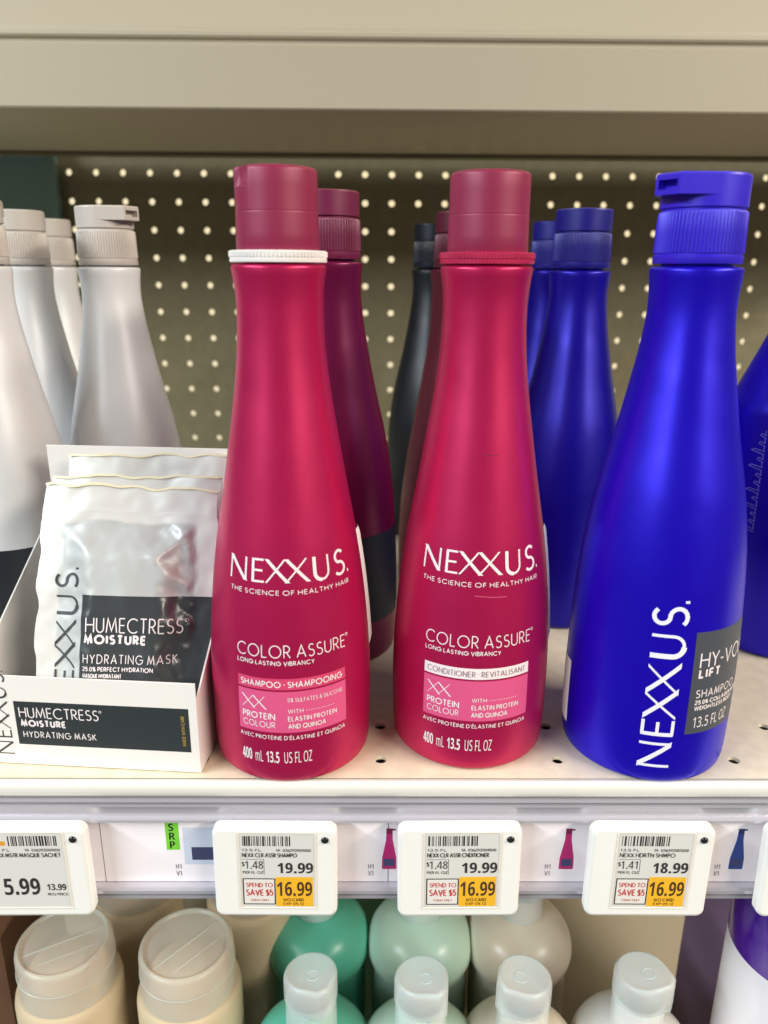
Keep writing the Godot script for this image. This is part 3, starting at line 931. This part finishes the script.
	# the shelf below
	var lower := thing("lower_shelf", "khaki shelf deck under the clear capped lotion bottles", "shelf", Vector3(0, -0.305, 0))
	st = begin()
	box(st, Vector3(-480, -8, -520), Vector3(480, 0, 20), 1.0)
	part("deck", st, beige, lower)
	st = begin()
	box(st, Vector3(-480, 0, -524), Vector3(480, 256, -521.4), 0.5)
	part("back_plate", st, beige, lower)

func plastic(key: String, c: Color, rough: float, metal: float) -> StandardMaterial3D:
	if mats.has(key):
		return mats[key]
	if not mats.has("smudge"):
		var hold := StandardMaterial3D.new()
		hold.roughness_texture = noise_tex(0.02, 0.82, 1.0, 256, 21, 5)
		hold.heightmap_texture = noise_tex(0.4, 0.4, 0.6, 256, 31, 2)
		mats["smudge"] = hold
	return mat(key, c, rough, metal, {"roughness_texture": mats["smudge"].roughness_texture, "uv1_triplanar": true, "uv1_scale": Vector3(11, 11, 11), "heightmap_enabled": true, "heightmap_texture": mats["smudge"].heightmap_texture, "heightmap_scale": 0.0012})

func build_bottles() -> void:
	var red := plastic("crimson_pearl", c8(186, 24, 82), 0.41, 0.45)
	var red_cap := plastic("crimson_cap", c8(142, 36, 72), 0.5, 0.1)
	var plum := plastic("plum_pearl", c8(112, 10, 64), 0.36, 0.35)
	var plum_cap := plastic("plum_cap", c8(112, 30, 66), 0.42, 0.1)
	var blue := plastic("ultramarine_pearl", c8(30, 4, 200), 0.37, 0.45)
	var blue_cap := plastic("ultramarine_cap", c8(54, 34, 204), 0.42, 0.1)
	var shaded_blue := plastic("shaded_blue_pearl", c8(20, 4, 150), 0.37, 0.45)  # shade of the back row put into the bottle and cap colour
	var shaded_blue_cap := plastic("shaded_blue_cap", c8(24, 20, 120), 0.42, 0.1)
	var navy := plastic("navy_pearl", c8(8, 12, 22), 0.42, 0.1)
	var pearl := plastic("white_pearl", c8(222, 222, 223), 0.38, 0.06)
	var pearl_cap := plastic("white_cap", c8(192, 184, 176), 0.42, 0.0)
	var group := "tall long-necked hair bottles on the shelf"
	# front row
	var a := bottle("shampoo_bottle", "crimson long-necked shampoo bottle with a white ring under its cap", "bottle", group, -37.0, -32.2, 8.0, "slim", red, red_cap, mat("ring_white", c8(236, 230, 226), 0.45), -52.0)
	red_print(a, false)
	var b := bottle("conditioner_bottle", "crimson long-necked bottle with a white conditioner bar and a crimson neck ring", "bottle", group, 41.2, -40.6, 0.0, "slim", red, red_cap, plastic("ring_crimson", c8(180, 30, 76), 0.45, 0.1), 160.0)
	red_print(b, true)
	var scuffs := on_bottle(SLIM, 30.0)
	ink("scuff", b, mat("scuff_pink", c8(214, 96, 124), 0.7), func(st): stroke(st, PackedVector2Array([Vector2(-3.0, 80.0), Vector2(4.0, 79.4), Vector2(9.5, 79.2)]), 0.22, scuffs, 0.05))
	ink("scuff", b, mat("scuff_dark", c8(120, 14, 50), 0.7), func(st): stroke(st, PackedVector2Array([Vector2(-2.0, 135.2), Vector2(3.0, 134.7), Vector2(7.0, 135.0)]), 0.3, scuffs, 0.05))
	var c := bottle("shampoo_bottle", "large blue bottle in front with a ribbed cap and upright white lettering", "bottle", group, 118.4, -33.0, 0.0, "full", blue, blue_cap, null, -60.0)
	blue_print(c)
	# second rows
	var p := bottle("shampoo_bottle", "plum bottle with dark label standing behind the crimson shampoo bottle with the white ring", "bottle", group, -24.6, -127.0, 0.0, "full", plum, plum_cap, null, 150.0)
	var pm := on_bottle(FULL, 34.0)
	ink("label_panel", p, mat("midnight_ink", c8(16, 22, 40), 0.5), func(st): patch(st, pm, 4.0, 52.0, 24.0, 72.0, 0.06))
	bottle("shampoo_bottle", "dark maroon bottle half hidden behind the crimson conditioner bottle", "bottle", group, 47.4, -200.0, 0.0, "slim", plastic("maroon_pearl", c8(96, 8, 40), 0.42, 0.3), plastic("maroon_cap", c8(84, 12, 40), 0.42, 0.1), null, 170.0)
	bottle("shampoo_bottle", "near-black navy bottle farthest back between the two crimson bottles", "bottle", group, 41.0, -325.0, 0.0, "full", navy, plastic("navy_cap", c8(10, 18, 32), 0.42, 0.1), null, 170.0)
	bottle("shampoo_bottle", "blue bottle with its whole cap in view between the conditioner and the large blue bottle", "bottle", group, 110.4, -174.0, 0.0, "full", shaded_blue, shaded_blue_cap, null, 200.0)
	bottle("shampoo_bottle", "blue bottle whose cap peeps out just right of the conditioner's cap", "bottle", group, 120.0, -288.0, 0.0, "full", shaded_blue, shaded_blue_cap, null, 200.0)
	# white ones at the left
	bottle("conditioner_bottle", "white bottle standing behind the sachet tray, its lid's beak to the right", "bottle", group, -149.3, -181.0, 0.0, "full", pearl, pearl_cap, null, 62.0)
	var w := bottle("conditioner_bottle", "white bottle with navy label cut off by the left edge of the photo", "bottle", group, -198.0, -131.0, 0.0, "full", pearl, pearl_cap, null, 170.0)
	ink("label_panel", w, mat("navy_ink", c8(14, 20, 34), 0.5), func(st): patch(st, pm, -4.0, 42.0, 18.0, 65.0, 0.06))
	ink("label_lettering", w, mat("white_ink", c8(238, 226, 226), 0.55), func(st):
		write(st, "THERAPPE", pm, 28.0, 54.0, 5.0, 0.5, 12.0)
		write(st, "MOISTURE", pm, 28.0, 46.0, 3.2, 0.8, 12.0))
	bottle("conditioner_bottle", "second white bottle from the left edge, partly behind the one with the navy label", "bottle", group, -211.7, -215.0, 0.0, "full", pearl, pearl_cap, null, 170.0)
	bottle("conditioner_bottle", "white bottle farthest back, only its cap and neck showing in the gap", "bottle", group, -228.7, -300.0, 0.0, "full", pearl, pearl_cap, null, 170.0)
	# cut by the right edge: straight-sided blue bottle with a sloping shoulder
	var r := thing("shoulder_bottle", "straight-sided blue bottle with handwriting print at the right edge of the photo", "bottle", Vector3(0.2295, 0.0002, -0.138), 0.0)
	var prof: Array = [Vector2(0, 1), Vector2(30, 0.6), Vector2(33.4, 0), Vector2(35.6, 1.6), Vector2(36.4, 5), Vector2(38, 60), Vector2(40.4, 131), Vector2(39.8, 135), Vector2(38.4, 137.5), Vector2(30, 158), Vector2(21, 181), Vector2(15.6, 196), Vector2(15, 200)]
	put("body", lathe(prof, 96), blue, r)
	put("cap", lathe([Vector2(13, 199.6), Vector2(16.4, 199.6), Vector2(16.8, 200.4), Vector2(16.4, 226), Vector2(15.6, 227.4), Vector2(0, 228)], 96), blue_cap, r)
	var rt := [[0.0, 36.4], [5, 36.4], [60, 38.0], [138, 40.6]]
	ink("script_lettering", r, mat("pale_blue_ink", c8(120, 116, 214), 0.5), func(st):
		var m := upward(on_bottle(rt, 38.0), -36.0, 70.0)
		for k in 13:
			var x: float = k * 4.2
			var tall: float = [7.0, 3.4, 3.0, 7.4, 3.2][k % 5]
			stroke(st, PackedVector2Array([Vector2(x, 0), Vector2(x + 1.2, tall), Vector2(x + 2.2, tall * 0.8), Vector2(x + 1.6, 0.2), Vector2(x + 3.0, 0.6), Vector2(x + 4.2, 0.4)]), 0.35, m, 0.1 + 0.01 * (k % 3)))

func blue_print(c: Node3D) -> void:
	var white := mat("white_ink", c8(238, 226, 226), 0.55)
	var m := on_bottle(FULL, 34.0)
	ink("brand_lettering", c, mat("bright_ink", c8(240, 236, 244), 0.5), func(st): write_brand(st, upward(m, -0.2, 9.6), 0.0, 0.0, 12.2, 72.6, 1.35))
	ink("label_panel", c, mat("slate_ink", c8(70, 74, 82), 0.5), func(st): patch(st, m, 4.4, 52.0, 24.6, 69.4, 0.05))
	ink("product_lettering", c, white, func(st): write(st, "HY-VOLUME", m, 7.4, 54.2, 6.2, 0.62, 42.0, 0.22))
	ink("lift_lettering", c, white, func(st): write(st, "LIFT", m, 7.6, 49.9, 3.3, 0.85, 9.6, 0.4))
	ink("type_lettering", c, white, func(st): write(st, "SHAMPOO", m, 7.2, 41.0, 3.3, 0.4, 22.0, 0.32))
	ink("claim_lettering", c, white, func(st):
		write(st, "25.0% COLLAGEN BLEND", m, 7.2, 38.0, 1.6, 0.4, 28.0, 0.3)
		write(st, "WEIGHTLESS BODY", m, 7.2, 35.4, 1.6, 0.4, 22.0, 0.3))
	ink("volume_lettering", c, white, func(st): type(st, "13.5 FL OZ", m, 7.4, 27.2, 4.8, 0.6, false))
	var st := begin()
	patch(st, m, -60.0, -49.4, 11.0, 41.0, 0.2)
	part("back_label", st, mat("white_card", c8(250, 249, 246), 0.5), c)

func build_display_tray() -> void:
	var card := mat("white_board", c8(236, 230, 224), 0.5)
	var t := thing("display_tray", "white cardboard tray with a dark printed front, holding the foil sachets", "display tray", Vector3(-0.073, 0.0003, -0.0062), deg_to_rad(-4.6))
	var w := 97.0
	var deep := 82.0
	var st := begin()
	box(st, Vector3(-w, 0.3, -0.7), Vector3(0, 42, 0), 0.15)
	part("front_panel", st, card, t)
	for s in [0, 1]:
		st = begin()
		var flip := Transform3D(Basis(Vector3(0, 0, 1), Vector3(0, 1, 0), Vector3(-1, 0, 0)), Vector3(-(w - 0.75) * s, 0, 0) * MM)
		var o := PackedVector2Array([Vector2(-0.8, 0.3), Vector2(-0.8, 33), Vector2(-3, 34.5), Vector2(-deep, 83), Vector2(-deep, 0.3)])
		slab(st, o, 0.0, 0.7)
		st.generate_normals()
		var turned := SurfaceTool.new()
		turned.begin(Mesh.PRIMITIVE_TRIANGLES)
		turned.append_from(st.commit(), 0, flip)
		put("side_panel", turned.commit(), card, t)
	st = begin()
	box(st, Vector3(-w + 4.0, 0.3, -deep - 0.8), Vector3(0, 119.5, -deep - 0.1), 0.15)
	part("back_panel", st, card, t)
	st = begin()
	box(st, Vector3(-w + 0.8, 0.5, -deep), Vector3(-0.8, 1.2, -0.8), 0.1)
	part("base_panel", st, card, t)
	var m := on_flat(Vector3(0, 0, 0), Vector3.RIGHT, Vector3.UP, Vector3.BACK)
	var white := mat("white_ink", c8(238, 226, 226), 0.55)
	ink("label_panel", t, mat("charcoal_print", c8(44, 50, 52), 0.5), func(s): patch(s, m, -77.0, -3.4, 10.0, 30.4, 0.05, 50.0))
	ink("brand_lettering", t, mat("dark_ink", c8(52, 56, 58), 0.5), func(s): write_brand(s, upward(m, -79.6, 5.2), 0.0, 0.0, 7.4, 39.0, 0.9))
	ink("product_lettering", t, white, func(s): write(s, "HUMECTRESS", m, -75.0, 23.0, 4.6, 0.5, 33.4))
	ink("registered_mark", t, white, func(s): write(s, "O", m, -41.0, 26.6, 1.0, 0.22))
	ink("moisture_lettering", t, white, func(s): write(s, "MOISTURE", m, -74.6, 19.0, 2.5, 0.78, 18.6, 0.42))
	ink("mask_lettering", t, white, func(s): write(s, "HYDRATING MASK", m, -74.4, 13.6, 2.7, 0.36, 31.0, 0.36))
	ink("flavour_lettering", t, mat("gold_ink", c8(170, 140, 60), 0.5), func(s): write(s, "MADE WITH CARE", upward(m, -5.4, 13.0), 0.0, 0.0, 1.3, 0.26, 14.0))
	# sachets, front to back
	sachet("front sachet of the tray, silver-white foil with a charcoal printed panel", Vector3(-109.4, 2.0, -15.5), 18.0, 4.0, true, 0)
	sachet("plain sachet top edge next behind the printed sachet, lower of the two plain ones", Vector3(-107.0, 2.0, -33.0), 17.0, 3.0, false, 3)
	sachet("plain sachet top edge rearmost in the tray, against the back panel", Vector3(-106.0, 7.0, -52.0), 16.0, 3.6, false, 6)

func build_price_rail() -> void:
	var tags := [
		[-143.6, "white price tag reading 5.99, cut off by the left edge of the photo", {"size": "1.5 FL", "item": "NEXX MSTR MASQUE SACHET", "wide": 29.0, "big": "5.99", "old": "13.99", "flag": true}],
		[-41.6, "price tag reading 19.99 and 16.99 below the crimson bottle with the white ring", {"size": "13.5 FL", "item": "NEXX CLR ASSR SHAMPO", "wide": 23.0, "unit": "1.48", "old": "19.99", "new": "16.99"}],
		[34.4, "white price tag reading 19.99 and 16.99 below the crimson conditioner bottle", {"size": "13.5 FL", "item": "NEXX CLR ASSR CNDITIONER", "wide": 26.0, "unit": "1.48", "old": "19.99", "new": "16.99"}],
		[113.4, "white price tag reading 18.99 below the large blue bottle", {"size": "13.5 FL", "item": "NEXX HDRTN SHMPO", "wide": 23.5, "unit": "1.41", "old": "18.99", "new": "16.99"}],
		[186.0, "white price tag cut off by the right edge of the photo", {"size": "13.5 FL", "item": "NEXX HDRTN CNDTNR", "wide": 24.0, "unit": "1.41", "old": "18.99", "new": "16.99"}],
	]
	for e in tags:
		price_tag(e[0], e[1], e[2])
	var strips := [
		["paper strip with a green sticker left of the 19.99 shampoo tag", -116.0, -62.0],
		["paper strip with a small pink bottle picture between the two 19.99 tags", -61.6, 5.0],
		["paper strip with a small pink bottle picture between the 19.99 and 18.99 tags", 5.4, 91.0],
		["paper strip with a small blue bottle picture right of the 18.99 tag", 91.4, 166.0],
		["blank paper strip behind the price tag at the left edge of the photo", -300.0, -116.4],
		["blank paper strip behind the price tag at the right edge of the photo", 166.4, 300.0],
	]
	var paper := mat("strip_paper", c8(246, 238, 242), 0.4)
	var dark := mat("strip_ink", c8(80, 76, 84), 0.6)
	for k in strips.size():
		var e: Array = strips[k]
		var t := thing("shelf_label_strip", e[0], "label strip", Vector3(e[1], -51.2, -2.2) * MM, 0.0, "paper strips in the shelf edge channel")
		var st := begin()
		box(st, Vector3(0, 0, 0), Vector3(e[2] - e[1], 32.2, 0.3), 0.05)
		part("paper", st, paper, t)
		var m := on_flat(Vector3(0, 0, 0.31), Vector3.RIGHT, Vector3.UP, Vector3.BACK)
		var bx: float = 0.0
		if k == 0:
			ink("sticker", t, mat("sticker_green", c8(120, 206, 60), 0.5), func(s): patch(s, m, 27.2, 32.8, 16.6, 30.6, 0.03, 50.0))
			ink("sticker_lettering", t, mat("strip_black", c8(30, 40, 26), 0.6), func(s):
				for q in [["S", 26.2], ["R", 21.8], ["P", 17.4]]:
					type(s, q[0], m, 28.6, q[1], 3.6, 0.95, true, 0.06))
			ink("location_lettering", t, dark, func(s):
				type(s, "H1", m, 30.4, 6.8, 2.4, 0.7, false)
				type(s, "V1", m, 30.4, 3.2, 2.4, 0.7, false))
			ink("sachet_picture", t, mat("print_sachet", c8(206, 212, 228), 0.6), func(s): patch(s, m, 34.4, 52.0, 9.0, 28.0, 0.02, 50.0))
			ink("sachet_picture_label", t, mat("print_sachet_label", c8(62, 66, 100), 0.6), func(s): patch(s, m, 37.6, 50.0, 11.4, 18.0, 0.05, 50.0))
		elif k < 4:
			bx = [0.0, 6.2, 82.2, 155.4][k] - e[1]
			printed_bottle(t, m, bx - 0.6, 6.6, c8(188, 36, 112) if k < 3 else c8(48, 70, 150), "pink" if k < 3 else "blue")
			ink("location_lettering", t, dark, func(s):
				type(s, "H1", m, bx - 9.6, 6.8, 2.4, 0.7, false)
				type(s, "V1", m, bx - 9.6, 3.2, 2.4, 0.7, false))

func build_lower_goods() -> void:
	# beige bottles with wide milky caps
	wide_cap_bottle(-156.5, -37.5, "beige bottle with a wide milky cap, leftmost of the front pair below the shelf", 0.0)
	wide_cap_bottle(-94.8, -35.5, "beige bottle with a wide milky cap, right-hand one of the front pair below the shelf", 20.0)
	wide_cap_bottle(-141.0, -100.0, "beige bottle behind the leftmost milky capped one, under the shelf edge", 10.0)
	wide_cap_bottle(-73.0, -98.0, "beige bottle behind the right-hand milky capped one, under the shelf edge", -15.0)
	var teal := c8(92, 182, 156)
	var mint := c8(186, 214, 196)
	var ivory := c8(214, 204, 184)
	var group := "clear-capped lotion bottles on the lower shelf"
	squeeze_bottle(-31.5, -20.0, "teal green lotion bottle in front, its frosted cap towards the viewer", teal, "teal", 30.0, group)
	squeeze_bottle(-34.5, -92.0, "teal green lotion bottle behind the front teal one, tucked under the price tag", teal, "teal", -20.0, group)
	squeeze_bottle(22.0, -18.0, "pale mint lotion bottle in front, only its frosted cap showing at the bottom", mint, "mint", 40.0, group)
	squeeze_bottle(26.0, -90.0, "pale mint lotion bottle in the second row, its round shoulder in full view", mint, "mint", 0.0, group)
	squeeze_bottle(4.0, -160.0, "pale mint lotion bottle in the third row, a sliver under the shelf edge", mint, "mint", 0.0, group)
	squeeze_bottle(72.0, -18.0, "ivory lotion bottle in front with a frosted cap beaked to the left", ivory, "ivory", -60.0, group)
	squeeze_bottle(84.0, -90.0, "ivory lotion bottle behind the front ivory one", ivory, "ivory", 20.0, group)
	squeeze_bottle(129.0, -20.0, "white lotion bottle standing alone before the empty khaki shelf", c8(228, 226, 220), "white", 60.0, group)
	# carton at the far left, lilac carton and purple capped bottle at the right
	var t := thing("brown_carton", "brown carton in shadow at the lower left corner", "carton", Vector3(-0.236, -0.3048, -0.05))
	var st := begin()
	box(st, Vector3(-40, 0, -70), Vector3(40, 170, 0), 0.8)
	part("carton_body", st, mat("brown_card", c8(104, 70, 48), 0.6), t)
	t = thing("lilac_carton", "lilac carton standing behind the purple capped bottle at the lower right", "carton", Vector3(0.212, -0.3048, -0.066), deg_to_rad(4.0))
	st = begin()
	box(st, Vector3(-9, 0, -60), Vector3(40, 204, 0), 0.7)
	part("carton_body", st, mat("lilac_card", c8(140, 114, 146), 0.5), t)
	var lm := on_flat(Vector3(-13, 0, 0), Vector3.RIGHT, Vector3.UP, Vector3.BACK)
	ink("carton_lettering", t, mat("lilac_ink", c8(84, 56, 96), 0.6), func(s):
		for k in 5:
			write(s, ["OIL", "DEEP", "CARE", "RICH", "SOFT"][k], lm, 8.0, 150.0 - k * 14.0, 3.2, 0.4, 10.0))
	t = thing("purple_cap_bottle", "white bottle with a glossy purple cap at the lower right corner", "bottle", Vector3(0.2085, -0.3048, -0.028), 0.0)
	put("body", lathe([Vector2(0, 1), Vector2(28, 0.6), Vector2(30, 0), Vector2(32, 1.5), Vector2(32.6, 6), Vector2(32.6, 188), Vector2(32.0, 190), Vector2(31, 190.6)], 96), plastic("white_gloss", c8(230, 224, 226), 0.25, 0.0), t)
	put("cap", lathe([Vector2(30.6, 190.5), Vector2(32.4, 190.6), Vector2(32.7, 191.2), Vector2(32.5, 222), Vector2(31.2, 225), Vector2(0, 226)], 96), mat("purple_gloss", c8(76, 26, 150), 0.12), t)
	var wt := [[0.0, 32.6], [200, 32.6]]
	var wm := on_bottle(wt, 32.6)
	ink("label_lettering", t, mat("dark_ink", c8(52, 56, 58), 0.5), func(s):
		write(s, "HAIR CARE", upward(wm, -12.0, 96.0), 0.0, 0.0, 5.5, 0.5, 44.0)
		write(s, "H", wm, -11.5, 128.0, 8.0, 0.7)
		write(s, "SMOOTH AND SHINE", upward(wm, -25.5, 110.0), 0.0, 0.0, 3.0, 0.3, 50.0))
